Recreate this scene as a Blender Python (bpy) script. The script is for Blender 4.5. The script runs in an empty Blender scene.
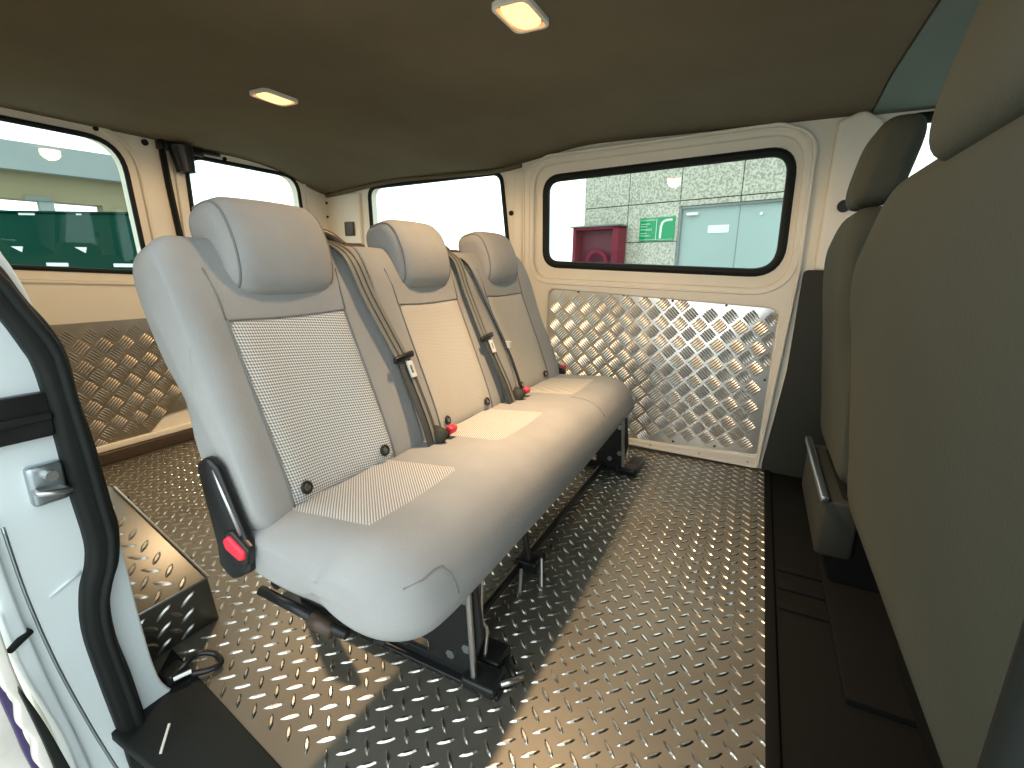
import bpy, bmesh, math, random
from mathutils import Vector, Matrix
random.seed(7)
SC = bpy.context.scene
COL = SC.collection

# ---------------------------------------------------------------- camera, world, lights, exposure
cd = bpy.data.cameras.new('camera'); cam = bpy.data.objects.new('camera', cd); COL.objects.link(cam)
cd.sensor_width = 36; cd.lens = 475 / 1024 * 36; cd.clip_start = .02; cd.clip_end = 300
Rm = ((0.45702737, -0.20757419, 0.86489244), (-0.8893712, -0.11980567, 0.44120911), (0.01203539, -0.97085507, -0.23936497))
cam.matrix_world = Matrix(((Rm[0][0], -Rm[0][1], -Rm[0][2], 0), (Rm[1][0], -Rm[1][1], -Rm[1][2], 0),
                           (Rm[2][0], -Rm[2][1], -Rm[2][2], .85), (0, 0, 0, 1)))
SC.camera = cam
w = bpy.data.worlds.new('overcast_sky'); SC.world = w; w.use_nodes = True
w.node_tree.nodes['Background'].inputs[0].default_value = (.90, .985, 1.0, 1)
w.node_tree.nodes['Background'].inputs[1].default_value = 2.0
SC.view_settings.view_transform = 'Standard'; SC.view_settings.look = 'None'
SC.view_settings.gamma = 1; SC.view_settings.use_curve_mapping = False
SC.view_settings.exposure = .45
LAMP_GLOW = 2.6
LAMP_WATT = 60.0

# ---------------------------------------------------------------- materials
def mat(name, col, rough=.6, metal=0., bump=0., bscale=60., mottle=0., mscale=4., spec=.5, trans=0., emit=0., ior=1.45, coat=0.):
    m = bpy.data.materials.new(name); m.use_nodes = True
    nt = m.node_tree; b = nt.nodes['Principled BSDF']
    b.inputs['Base Color'].default_value = (*col, 1); b.inputs['Roughness'].default_value = rough
    b.inputs['Metallic'].default_value = metal; b.inputs['Specular IOR Level'].default_value = spec
    b.inputs['Transmission Weight'].default_value = trans; b.inputs['IOR'].default_value = ior
    b.inputs['Coat Weight'].default_value = coat
    if emit: b.inputs['Emission Color'].default_value = (*col, 1); b.inputs['Emission Strength'].default_value = emit
    tc = nt.nodes.new('ShaderNodeTexCoord')
    if bump:
        n = nt.nodes.new('ShaderNodeTexNoise'); n.inputs['Scale'].default_value = bscale; n.inputs['Detail'].default_value = 4
        nt.links.new(tc.outputs['Object'], n.inputs['Vector'])
        bu = nt.nodes.new('ShaderNodeBump'); bu.inputs['Strength'].default_value = bump; bu.inputs['Distance'].default_value = .004
        nt.links.new(n.outputs['Fac'], bu.inputs['Height']); nt.links.new(bu.outputs['Normal'], b.inputs['Normal'])
    if mottle:
        n = nt.nodes.new('ShaderNodeTexNoise'); n.inputs['Scale'].default_value = mscale; n.inputs['Detail'].default_value = 5
        nt.links.new(tc.outputs['Object'], n.inputs['Vector'])
        r = nt.nodes.new('ShaderNodeValToRGB'); r.color_ramp.elements[0].position = .3; r.color_ramp.elements[1].position = .7
        r.color_ramp.elements[0].color = (*[c * (1 - mottle) for c in col], 1); r.color_ramp.elements[1].color = (*[min(1, c * (1 + mottle)) for c in col], 1)
        nt.links.new(n.outputs['Fac'], r.inputs['Fac']); nt.links.new(r.outputs['Color'], b.inputs['Base Color'])
    return m

def math_node(nt, op, a, b=None):
    n = nt.nodes.new('ShaderNodeMath'); n.operation = op
    for i, v in enumerate((a, b)):
        if v is None: continue
        if isinstance(v, (int, float)): n.inputs[i].default_value = v
        else: nt.links.new(v, n.inputs[i])
    return n.outputs[0]

def woven(name, ca, cb, fx, fz, axes=('X', 'Z'), mode='check'):
    """fabric with a fine two-tone weave, in object coordinates"""
    m = mat(name, ca, .9, spec=.15); nt = m.node_tree; b = nt.nodes['Principled BSDF']
    tc = nt.nodes.new('ShaderNodeTexCoord'); sp = nt.nodes.new('ShaderNodeSeparateXYZ'); nt.links.new(tc.outputs['Object'], sp.inputs[0])
    X, Z = sp.outputs[axes[0]], sp.outputs[axes[1]]
    a = math_node(nt, 'ADD', math_node(nt, 'MULTIPLY', X, fx), math_node(nt, 'MULTIPLY', Z, fz))
    c = math_node(nt, 'SUBTRACT', math_node(nt, 'MULTIPLY', X, fx), math_node(nt, 'MULTIPLY', Z, fz))
    s1 = math_node(nt, 'SINE', a)
    if mode == 'check':
        v = math_node(nt, 'MULTIPLY', s1, math_node(nt, 'SINE', math_node(nt, 'MULTIPLY', c, .8)))
    else:
        v = math_node(nt, 'ADD', s1, math_node(nt, 'MULTIPLY', math_node(nt, 'SINE', math_node(nt, 'MULTIPLY', c, 1.3)), .35))
    r = nt.nodes.new('ShaderNodeValToRGB'); r.color_ramp.elements[0].position = .40; r.color_ramp.elements[1].position = .6
    r.color_ramp.elements[0].color = (*cb, 1); r.color_ramp.elements[1].color = (*ca, 1)
    nt.links.new(math_node(nt, 'ADD', math_node(nt, 'MULTIPLY', v, .5), .5), r.inputs['Fac'])
    nt.links.new(r.outputs['Color'], b.inputs['Base Color'])
    bu = nt.nodes.new('ShaderNodeBump'); bu.inputs['Strength'].default_value = .3; bu.inputs['Distance'].default_value = .001
    nt.links.new(v, bu.inputs['Height']); nt.links.new(bu.outputs['Normal'], b.inputs['Normal'])
    return m

M = {
 'headliner': mat('headliner_fabric', (.15, .13, .09), .95, bump=.35, bscale=160, mottle=.10, mscale=2.5, spec=.1),
 'cabliner': mat('cab_headliner', (.17, .22, .20), .8, spec=.2),
 'cream': mat('cream_paint', (.84, .80, .69), .38, mottle=.04, mscale=3, spec=.5),
 'white': mat('white_body_paint', (.66, .74, .76), .30, spec=.5, coat=.4),
 'offwhite': mat('dusty_white_plastic', (.74, .72, .66), .55, mottle=.15, mscale=14),
 'rubber': mat('black_rubber', (.008, .011, .010), .6, spec=.3, bump=.2, bscale=40),
 'rubber_mat': mat('black_floor_rubber', (.005, .0055, .005), .8, spec=.15, bump=.4, bscale=30),
 'darktrim': mat('dark_grey_trim', (.022, .024, .017), .65, bump=.15, bscale=200),
 'black': mat('black_plastic', (.012, .013, .013), .28),
 'blackmetal': mat('black_painted_steel', (.018, .02, .02), .3, metal=.2, bump=.1, bscale=30),
 'steel': mat('bare_steel', (.55, .56, .56), .3, metal=1),
 'zinc': mat('zinc_plated_steel', (.42, .48, .52), .32, metal=1, bump=.3, bscale=40),
 'floor': mat('tread_plate_steel', (.185, .175, .145), .45, metal=.6, bump=.10, bscale=9, mottle=.12, mscale=5),
 'lug': mat('worn_bright_lug_steel', (.62, .62, .58), .27, metal=1),
 'lug_dull': mat('dull_lug_steel', (.45, .46, .44), .30, metal=1),
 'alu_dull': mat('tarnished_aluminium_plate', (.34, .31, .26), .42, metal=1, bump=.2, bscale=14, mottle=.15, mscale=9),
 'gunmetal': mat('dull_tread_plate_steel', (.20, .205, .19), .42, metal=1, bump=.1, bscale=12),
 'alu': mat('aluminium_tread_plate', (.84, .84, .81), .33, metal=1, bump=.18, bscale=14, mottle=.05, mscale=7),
 'fabric': mat('grey_seat_fabric', (.315, .32, .315), .88, bump=.25, bscale=260, mottle=.07, mscale=7, spec=.2),
 'fabric_front': mat('taupe_seat_back_fabric', (.055, .060, .046), .85, bump=.3, bscale=200, mottle=.04, mscale=5, spec=.2),
 'seam': mat('grey_seam_thread', (.19, .19, .18), .8),
 'webbing': mat('grey_belt_webbing', (.21, .205, .18), .55, spec=.5),
 'webbing_dark': mat('charcoal_belt_webbing', (.06, .062, .06), .5),
 'red': mat('red_plastic', (.75, .03, .06), .35),
 'brown': mat('dark_brown_plastic', (.06, .042, .028), .4),
 'concrete': mat('pale_concrete', (.45, .45, .41), .9, mottle=.12, mscale=1.5),
 'green': mat('dark_green_painted_steel', (.0, .034, .022), .7, spec=.08, mottle=.15, mscale=1),
 'whitepaint': mat('white_marking', (.62, .64, .62), .5),
 'greyfascia': mat('grey_concrete_fascia', (.22, .26, .255), .8, mottle=.08, mscale=.8),
 'tan': mat('tan_rendered_wall', (.20, .18, .105), .85, mottle=.06, mscale=.8),
 'doorpaint': mat('pale_blue_grey_door', (.27, .36, .34), .7, spec=.1, mottle=.06, mscale=1.2),
 'doorframe': mat('grey_door_frame', (.13, .16, .15), .5),
 'signgreen': mat('sign_green', (.0, .24, .085), .7, spec=.05),
 'maroon': mat('maroon_painted_steel', (.15, .018, .035), .6, spec=.1),
 'maroon_dark': mat('dark_maroon_interior', (.10, .012, .03), .5),
 'purple': mat('purple_film', (.045, .03, .11), .5),
 'joint': mat('dark_joint', (.06, .06, .05), .9),
 'lens': None,
}
M['insert'] = woven('white_grey_woven_fabric', (.72, .72, .70), (.22, .22, .215), 640, 640)
M['insert_beige'] = woven('fine_beige_woven_fabric', (.50, .48, .43), (.40, .39, .35), 900, 900)
M['insert_cush'] = woven('striped_woven_fabric', (.58, .575, .55), (.27, .26, .25), 930, -930, ('X', 'Y'), 'stripe')
gm = mat('speckled_granite', (.42, .42, .35), .8); nt = gm.node_tree
n = nt.nodes.new('ShaderNodeTexNoise'); n.inputs['Scale'].default_value = 38; n.inputs['Detail'].default_value = 6
tc = nt.nodes.new('ShaderNodeTexCoord'); nt.links.new(tc.outputs['Object'], n.inputs['Vector'])
r = nt.nodes.new('ShaderNodeValToRGB'); r.color_ramp.elements[0].position = .40; r.color_ramp.elements[1].position = .58
r.color_ramp.elements[0].color = (.25, .25, .205, 1); r.color_ramp.elements[1].color = (.47, .46, .38, 1)
nt.links.new(n.outputs['Fac'], r.inputs['Fac']); nt.links.new(r.outputs['Color'], nt.nodes['Principled BSDF'].inputs['Base Color'])
M['granite'] = gm
# tinted glass: thin pane
gl = bpy.data.materials.new('window_glass'); gl.use_nodes = True; nt = gl.node_tree; nt.nodes.clear()
o_ = nt.nodes.new('ShaderNodeOutputMaterial'); mx = nt.nodes.new('ShaderNodeMixShader'); tr = nt.nodes.new('ShaderNodeBsdfTransparent'); gs = nt.nodes.new('ShaderNodeBsdfGlossy')
tr.inputs[0].default_value = (.93, .985, .965, 1); gs.inputs['Roughness'].default_value = .02; mx.inputs[0].default_value = .02
nt.links.new(tr.outputs[0], mx.inputs[1]); nt.links.new(gs.outputs[0], mx.inputs[2]); nt.links.new(mx.outputs[0], o_.inputs[0]); M['glass'] = gl
lm = mat('lit_lamp_lens', (1, .44, .14), .4, emit=LAMP_GLOW); M['lens'] = lm

# ---------------------------------------------------------------- helpers
class MB:
    def __init__(s): s.v = []; s.f = []
    def add(s, v, f):
        o = len(s.v); s.v += [tuple(p) for p in v]; s.f += [tuple(i + o for i in q) for q in f]; return s
    def box(s, a, b, rot=None):
        (x0, y0, z0), (x1, y1, z1) = a, b
        v = [(x, y, z) for x in (x0, x1) for y in (y0, y1) for z in (z0, z1)]
        if rot is not None:
            c = Vector(((x0 + x1) / 2, (y0 + y1) / 2, (z0 + z1) / 2)); v = [tuple(c + rot @ (Vector(p) - c)) for p in v]
        return s.add(v, [(0, 1, 3, 2), (4, 6, 7, 5), (0, 4, 5, 1), (2, 3, 7, 6), (0, 2, 6, 4), (1, 5, 7, 3)])
    def tube(s, pts, r, n=10, closed=False, flat=1.0):
        pts = [Vector(p) for p in pts]; N = len(pts); rings = []
        prev = None
        for i, p in enumerate(pts):
            if closed: t = pts[(i + 1) % N] - pts[i - 1]
            else: t = pts[min(i + 1, N - 1)] - pts[max(i - 1, 0)]
            t.normalize()
            if prev is None:
                a = Vector((0, 0, 1)) if abs(t.z) < .9 else Vector((1, 0, 0)); u = t.cross(a).normalized()
            else:
                u = (prev - t * prev.dot(t)).normalized()
            prev = u; w_ = t.cross(u)
            rr = r[i] if isinstance(r, (list, tuple)) else r
            rings.append([tuple(p + u * math.cos(2 * math.pi * k / n) * rr + w_ * math.sin(2 * math.pi * k / n) * rr * flat) for k in range(n)])
        v = [q for g in rings for q in g]; f = []
        for i in range(N if closed else N - 1):
            j = (i + 1) % N
            for k in range(n):
                l = (k + 1) % n; f.append((i * n + k, i * n + l, j * n + l, j * n + k))
        if not closed: f.append(tuple(range(n))[::-1]); f.append(tuple((N - 1) * n + k for k in range(n)))
        return s.add(v, f)
    def build(s, name, m, parent=None, smooth=False, bevel=0, loc=None):
        me = bpy.data.meshes.new(name)
        L = Vector(loc) if loc else (Vector(parent_world(parent)) if parent else Vector((0, 0, 0)))
        me.from_pydata([tuple(Vector(p) - L) for p in s.v], [], s.f)
        bm = bmesh.new(); bm.from_mesh(me); bmesh.ops.recalc_face_normals(bm, faces=bm.faces)
        if bevel:
            es = [e for e in bm.edges if len(e.link_faces) == 2 and e.calc_face_angle(0) > .6]
            bmesh.ops.bevel(bm, geom=es, offset=bevel, segments=3, affect='EDGES', profile=.5)
        bm.to_mesh(me); bm.free()
        return link(name, me, m, parent, smooth, L if parent is None else None)

def parent_world(p):
    v = Vector(p.location)
    while p.parent: p = p.parent; v += p.location
    return v

def link(name, me, m, parent, smooth, loc=None):
    me.materials.append(M[m] if isinstance(m, str) else m)
    if smooth:
        for p in me.polygons: p.use_smooth = True
    elif len(me.polygons) < 30000:
        me.shade_smooth(); me.set_sharp_from_angle(angle=.6)
    o = bpy.data.objects.new(name, me); COL.objects.link(o)
    if parent: o.parent = parent
    if loc is not None: o.location = loc
    return o

def empty(name, loc):
    o = bpy.data.objects.new(name, None); COL.objects.link(o); o.location = loc; o.empty_display_size = .1; return o

def tag(o, label=None, cat=None, group=None, kind=None):
    if label: o['label'] = label
    if cat: o['category'] = cat
    if group: o['group'] = group
    if kind: o['kind'] = kind
    return o

def struct(o, label, cat): return tag(o, label, cat, kind='structure')

def rpoly(pts, rad, seg=8):
    """rounded polygon; rad a number or one per corner"""
    n = len(pts); out = []
    for i in range(n):
        p = Vector(pts[i]); a = Vector(pts[i - 1]); b = Vector(pts[(i + 1) % n]); r_ = rad[i] if isinstance(rad, (list, tuple)) else rad
        if r_ <= 0: out.append(tuple(p)); continue
        d1 = (a - p).normalized(); d2 = (b - p).normalized(); ang = d1.angle(d2)
        t = min(r_ / math.tan(ang / 2), (a - p).length * .49, (b - p).length * .49)
        A = p + d1 * t; B = p + d2 * t
        for k in range(seg + 1):
            u = k / seg; q = A * (1 - u) ** 2 + p * 2 * u * (1 - u) + B * u * u; out.append(tuple(q))
    return out

def plate(name, m, outer, holes, fn, depth, bevel=.0, parent=None, loc=(0, 0, 0), smooth=False):
    """2D outline with holes, thickness 2*(depth) centred at 0, mapped by fn(a,b,c)->xyz"""
    cu = bpy.data.curves.new('tmp', 'CURVE'); cu.dimensions = '2D'; cu.fill_mode = 'BOTH'
    cu.extrude = max(depth - bevel, 0); cu.bevel_depth = bevel; cu.bevel_resolution = 3; cu.offset = -bevel
    for poly in [outer] + holes:
        sp = cu.splines.new('POLY'); sp.points.add(len(poly) - 1); sp.use_cyclic_u = True
        for p, q in zip(sp.points, poly): p.co = (q[0], q[1], 0, 1)
    ob = bpy.data.objects.new('tmp', cu); COL.objects.link(ob)
    dg = bpy.context.evaluated_depsgraph_get(); dg.update()
    me = bpy.data.meshes.new_from_object(ob.evaluated_get(dg)); bpy.data.objects.remove(ob); bpy.data.curves.remove(cu)
    L = Vector(parent_world(parent)) if parent else Vector(loc)
    for v in me.vertices: v.co = Vector(fn(*v.co)) - L
    bm = bmesh.new(); bm.from_mesh(me); bmesh.ops.remove_doubles(bm, verts=bm.verts, dist=1e-5); bmesh.ops.recalc_face_normals(bm, faces=bm.faces); bm.to_mesh(me); bm.free()
    me.materials.clear(); me.name = name
    return link(name, me, m, parent, smooth, L if parent is None else None)

def strip(poly_fn, pts, r, name, m, parent, n=10, flat=1.0):
    return MB().tube([poly_fn(*p) for p in pts], r, n, True, flat).build(name, m, parent, True)

def grow(pts, d):
    """offset closed polygon outward (counter or clockwise handled by area)"""
    n = len(pts); A = sum(pts[i][0] * pts[(i + 1) % n][1] - pts[(i + 1) % n][0] * pts[i][1] for i in range(n)); s = 1 if A > 0 else -1; out = []
    for i in range(n):
        a = Vector(pts[i - 1][:2]); b = Vector(pts[(i + 1) % n][:2]); t = (b - a).normalized(); out.append((pts[i][0] + s * t.y * d, pts[i][1] - s * t.x * d))
    return out

def spline(pts, n=8, closed=False):
    P = [Vector(p) for p in pts]; N = len(P); out = []
    for i in range(N if closed else N - 1):
        p0 = P[(i - 1) % N] if closed or i > 0 else P[i]; p1 = P[i]; p2 = P[(i + 1) % N]; p3 = P[(i + 2) % N] if closed or i + 2 < N else p2
        for k in range(n):
            t = k / n
            out.append(tuple(.5 * ((2 * p1) + (p2 - p0) * t + (2 * p0 - 5 * p1 + 4 * p2 - p3) * t * t + (3 * p1 - p0 - 3 * p2 + p3) * t ** 3)))
    if not closed: out.append(tuple(P[-1]))
    return out

def loft(x0, x1, prof, r, disp=None, nx=36, m_=2.4, fit=None):
    """soft block: closed (y,z) profile swept from x0 to x1 with rounded ends of radius r=(left,right)"""
    mb = MB(); n = len(prof); c = (sum(p[0] for p in prof) / n, sum(p[1] for p in prof) / n)
    xs = [x0 + (x1 - x0) * (.5 - .5 * math.cos(math.pi * i / nx)) for i in range(nx + 1)]
    V = []
    for x in xs:
        e = 0
        for d, rr in ((x - x0, r[0]), (x1 - x, r[1])):
            if d < rr: e = max(e, rr * (1 - (1 - ((rr - d) / rr) ** m_) ** (1 / m_)))
        for k, p in enumerate(prof):
            vy, vz = p[0] - c[0], p[1] - c[1]; L = math.hypot(vy, vz); s_ = 1 - min(.85, e / L)
            q = (x, c[0] + vy * s_, c[1] + vz * s_)
            if disp: q = disp(x, q, k / n)
            V.append(q)
    F = []
    for i in range(len(xs) - 1):
        for k in range(n):
            l = (k + 1) % n; F.append((i * n + k, i * n + l, (i + 1) * n + l, (i + 1) * n + k))
    F.append(tuple(range(n))[::-1]); F.append(tuple((len(xs) - 1) * n + k for k in range(n)))
    return mb.add(V, F)

def superloop(hw, hh, n=5., N=56):
    out = []
    for k in range(N):
        t = 2 * math.pi * k / N; c, s = math.cos(t), math.sin(t)
        out.append((hw * math.copysign(abs(c) ** (2 / n), c), hh * math.copysign(abs(s) ** (2 / n), s)))
    return out

def smooth(a, b, x):
    t = max(0, min(1, (x - a) / (b - a))); return t * t * (3 - 2 * t)

# ================================================================ THE VAN BODY
XW = 2.235; YR = 2.44
fx = lambda x0: (lambda a, b, c: (x0 + c, a, b))      # plane facing -X : 2D = (y, z)
fy = lambda y0: (lambda a, b, c: (a, y0 + c, b))      # plane facing -Y : 2D = (x, z)

# ---- window outlines
W_SLIDE = rpoly([(.965, .862), (.975, 1.262), (-.055, 1.300), (-.062, .832)], [.075, .075, .09, .11])
W_QUART = rpoly([(2.075, .82), (2.085, 1.285), (1.215, 1.305), (1.155, .82)], .06)
W_CAB = rpoly([(-.335, .86), (-.335, 1.36), (-.95, 1.36), (-1.2, .86)], [.05, .08, .1, .05])
W_REAR1 = rpoly([(.52, .84), (.50, 1.335), (1.170, 1.335), (1.196, .805)], [.12, .08, .13, .04])
W_REAR2 = rpoly([(1.425, .84), (1.425, 1.335), (2.035, 1.335), (2.07, .84)], [.05, .09, .10, .05])

# ---- far wall, floor, ceiling, rear wall
DOOR_OUT = rpoly([(1.06, .02), (1.085, 1.30), (.96, 1.362), (.0, 1.392), (-.125, 1.34), (-.132, .85), (-.085, .005)], [.03, .05, .10, .12, .14, .6, .02])
body_out = [(YR + .1, -.12), (YR + .1, 1.43), (-1.55, 1.43), (-1.55, -.12)]
wf = plate('wall_far', 'cream', body_out, [grow(DOOR_OUT, -.04), W_QUART, W_CAB], fx(XW + .03), .03, .006)
struct(wf, 'cream painted far side wall of the van behind the rear bench', 'wall')
# pressed ribs of the rear corner and the pillar beside the sliding door
rb = MB()
rb.box((XW - .022, 1.085, .02), (XW + .01, 1.135, 1.30)); rb.box((XW - .016, 2.15, .02), (XW + .01, 2.28, 1.26))
rb.build('pillar_rib', 'cream', wf, bevel=.008)
for (y, z, s_) in ((1.135 + .02, 1.111, .012), (2.431, 1.217, .007), (2.432, 1.136, .007)):
    MB().tube([(XW - .006, y, z), (XW + .004, y, z)], s_, 14).build('hole_plug', 'rubber', wf)
MB().box((XW - .03, 2.20, 1.02), (XW, 2.27, 1.10)).build('belt_bracket', 'brown', wf, bevel=.004)

# quarter window
q = plate('window_1', 'glass', grow(W_QUART, .008), [], fx(XW + .03), .002); struct(q, 'rear quarter window behind the middle headrest', 'window')
strip(lambda a, b: (XW, a, b), W_QUART, .011, 'rubber_seal', 'rubber', q)
q = plate('window_2', 'glass', grow(W_CAB, .008), [], fx(XW + .03), .002); struct(q, 'bright cab side window beside the driver seat headrest', 'window')
strip(lambda a, b: (XW - .005, a, b), W_CAB, .018, 'rubber_seal', 'rubber', q)

# ---- sliding door
door = empty('door_1', (XW, .5, 0)); struct(door, 'far sliding door with cream frame, wide window and checkered aluminium panel', 'door')
REC = rpoly([(1.02, .80), (1.025, 1.315), (-.085, 1.352), (-.098, .775)], [.10, .10, .12, .14])
PAN = rpoly([(.935, .04), (.935, .748), (-.08, .697), (-.073, .062), (.3, .045)], [.02, .04, .05, .02, 0])
plate('door_frame', 'cream', DOOR_OUT, [REC, PAN], fx(XW - .004), .019, .008, door)
plate('window_surround', 'cream', grow(REC, .02), [grow(W_SLIDE, .0)], fx(XW + .012), .012, .006, door)
MB().tube([(XW - .024, p[0], p[1]) for p in grow(REC, .024)], .0045, 8, True).build('pressed_bead', 'cream', door, True)
MB().tube([(XW - .024, p[0], p[1]) for p in grow(DOOR_OUT, -.006)], .006, 8, True).build('door_edge_bead', 'cream', door, True)
strip(lambda a, b: (XW + .004, a, b), grow(W_SLIDE, -.004), .018, 'window_seal', 'rubber', door)
plate('window_pane', 'glass', grow(W_SLIDE, .005), [], fx(XW + .022), .002, 0, door)
rv = MB()
for yy in (-.04, .16, .38, .60, .8): rv.tube([(XW - .026, yy, .03), (XW - .020, yy, .03)], .005, 10)
rv.build('rivet', 'steel', door)

def bar_cell(mb, P, N_, c, a, b, kind, hw=.0262, t=.0026):
    """five short parallel raised bars in one cell, lying in the plane P(a,b,height)"""
    d = (math.sqrt(.5), math.sqrt(.5)) if kind else (math.sqrt(.5), -math.sqrt(.5)); e = (-d[1], d[0])
    for k in range(5):
        o = (k - 2) * .0107; L = hw * (1 - .05 * abs(k - 2))
        ca, cb = a + e[0] * o, b + e[1] * o
        ring = []
        for (u, v_) in ((-L, 0), (-L * .86, -.0047), (L * .86, -.0047), (L, 0), (L * .86, .0047), (-L * .86, .0047)):
            ring.append(P(ca + d[0] * u + e[0] * v_, cb + d[1] * u + e[1] * v_, 0))
        top = [P(ca - d[0] * L * .82, cb - d[1] * L * .82, t), P(ca + d[0] * L * .82, cb + d[1] * L * .82, t)]
        mb.add(ring + top, [(0, 1, 6), (1, 2, 7, 6), (2, 3, 7), (3, 4, 7), (4, 5, 6, 7), (5, 0, 6)])

def inside(poly, x, y):
    c = False; n = len(poly)
    for i in range(n):
        (x1, y1), (x2, y2) = poly[i][:2], poly[i - 1][:2]
        if (y1 > y) != (y2 > y) and x < (x2 - x1) * (y - y1) / (y2 - y1) + x1: c = not c
    return c

def tread(name, poly, base, P, parent, m='alu', thick=.002):
    pl = plate(name, m, poly, [], base, thick, .0005, parent)
    mb = MB(); small = grow(poly, -.018)
    ya = [p[0] for p in poly]; za = [p[1] for p in poly]
    i = 0; y = min(ya) - .02
    while y < max(ya):
        z = min(za) - .02 + (.0425 if i % 2 else 0)
        while z < max(za):
            if inside(small, y, z): bar_cell(mb, P, None, None, y, z, i % 2)
            z += .085
        y += .04; i += 1
    mb.build(name + '_bars', m, parent)
    return pl

tread('tread_plate', grow(PAN, .002), fx(XW - .008), lambda a, b, c: (XW - .010 - c, a, b), door)
sc_ = MB()
for (y, z) in ((.78, .738), (.56, .730), (.34, .712), (.12, .703), (-.062, .40), (.1, .072), (.28, .062), (.5, .058)):
    sc_.tube([(XW - .014, y, z), (XW - .008, y, z)], .0055, 10)
sc_.build('panel_screw', 'brown', door)

# ---- rear wall: a pair of rear doors
rear_out = [(.28, -.12), (.28, 1.43), (2.30, 1.43), (2.30, -.12)]
wr = plate('wall_rear', 'cream', rear_out, [W_REAR1, W_REAR2], fy(YR + .03), .03, .006)
struct(wr, 'cream rear doors of the van with two windows', 'wall')
for k, (W_, lab) in enumerate(((W_REAR1, 'larger left rear door window showing the green container'), (W_REAR2, 'right rear door window behind the nearest headrest'))):
    q = plate('window_%d' % (k + 3), 'glass', grow(W_, .008), [], fy(YR + .03), .002); struct(q, lab, 'window')
    strip(lambda a, b: (a, YR - .002, b), W_, .010, 'rubber_seal', 'rubber', q)
MB().tube([(1.322, YR - .012, 1.375), (1.330, YR - .012, 1.2), (1.348, YR - .012, .95), (1.37, YR - .012, .6), (1.38, YR - .012, .1)], .021, 8, flat=.5).build('door_gap_seal', 'rubber', wr, True)
# the pressed frames round each rear window and the belt line below
for W_ in (W_REAR1, W_REAR2):
    MB().tube([(p[0], YR - .004, p[1]) for p in grow(W_, .05)], .010, 8, True, .8).build('pressed_bead', 'cream', wr, True)
RP1 = rpoly([(.40, .12), (.40, .612), (1.30, .606), (1.30, .16), (1.16, .15), (1.08, .075), (.9, .06)], [.03, .01, .02, .04, .08, .08, .05])
RP2 = rpoly([(1.44, .13), (1.44, .606), (2.15, .60), (2.15, .13)], .03)
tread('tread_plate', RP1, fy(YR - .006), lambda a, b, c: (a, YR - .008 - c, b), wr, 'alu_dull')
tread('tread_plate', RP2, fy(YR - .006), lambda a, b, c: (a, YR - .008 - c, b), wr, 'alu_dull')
MB().box((.36, YR - .03, .0), (2.23, YR, .055)).build('sill_strip', 'brown', wr, bevel=.006)
MB().box((.36, YR - .018, .055), (2.23, YR, .085)).build('sill_flange', 'cream', wr, bevel=.006)
# latch at the top where the rear doors meet
lt = empty('rear_door_latch', (1.4, YR, 1.36)); tag(lt, 'black rear door latch under the ceiling where the rear doors meet', 'latch')
MB().box((1.305, YR - .03, 1.335), (1.50, YR, 1.372)).build('mounting_plate', 'black', lt, bevel=.004)
MB().tube([(1.39, YR - .035, 1.36), (1.40, YR - .04, 1.25)], [.050, .038], 16).build('latch_housing', 'black', lt)
MB().box((1.48, YR - .03, 1.352), (1.58, YR - .005, 1.366)).build('latch_arm', 'black', lt, bevel=.003)
for x, z in ((1.264, 1.352), (1.092, 1.366), (1.615, 1.352)):
    MB().tube([(x, YR - .008, z), (x, YR + .001, z)], .013 if x == 1.264 else .009, 14).build('hole_plug', 'rubber', wr)

# ---- ceiling (gently domed headliner)
def ceil_z(x, y):
    z = 1.425 - .075 * smooth(1.55, 2.30, x) ** 1.6 * smooth(.7, 1.3, y) - .035 * smooth(1.9, 2.235, x)
    z -= .055 * smooth(1.7, 2.5, y) ** 1.5
    z -= .04 * smooth(.7, .3, x)
    return z
def ceil_mesh(y0, y1, ny, lift=0.):
    mb = MB(); nx = 40; V = []
    for j in range(ny + 1):
        for i in range(nx + 1):
            x = .27 + (2.30 - .27) * i / nx; y = y0 + (y1 - y0) * j / ny; V.append((x, y, ceil_z(x, y) + lift))
    T = len(V); V += [(p[0], p[1], p[2] + .02) for p in V]; F = []
    for j in range(ny):
        for i in range(nx):
            a = j * (nx + 1) + i; F.append((a, a + 1, a + nx + 2, a + nx + 1)); F.append((T + a, T + a + nx + 1, T + a + nx + 2, T + a + 1))
    for j in range(ny):
        for i in (0, nx):
            a = j * (nx + 1) + i; F.append((a, a + nx + 1, T + a + nx + 1, T + a))
    for i in range(nx):
        for j in (0, ny):
            a = j * (nx + 1) + i; F.append((a, a + 1, T + a + 1, T + a))
    return mb.add(V, F)
c_ = ceil_mesh(-.27, YR + .05, 50).build('ceiling', 'headliner'); struct(c_, 'taupe fabric headliner over the passenger and cargo area', 'ceiling')
c_ = ceil_mesh(-1.55, -.275, 14, -.004).build('ceiling', 'cabliner'); struct(c_, 'pale grey green headliner over the front seats', 'ceiling')
r_ = MB().box((.20, -1.6, 1.45), (2.33, YR + .12, 1.48)).build('roof', 'white'); struct(r_, 'white outer roof skin of the van', 'roof')
MB().tube([(2.226 - .02, 1.531, ceil_z(2.2, 1.53) - .0), (2.206, 1.531, ceil_z(2.2, 1.53) + .01)], .012, 12).build('headliner_plug', 'brown', c_)
MB().tube([(XW - .01, y, ceil_z(2.2, y) - .012) for y in [1.1 + i * .06 for i in range(23)]], .012, 8).build('headliner_edge', 'headliner', wf, True)

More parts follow.
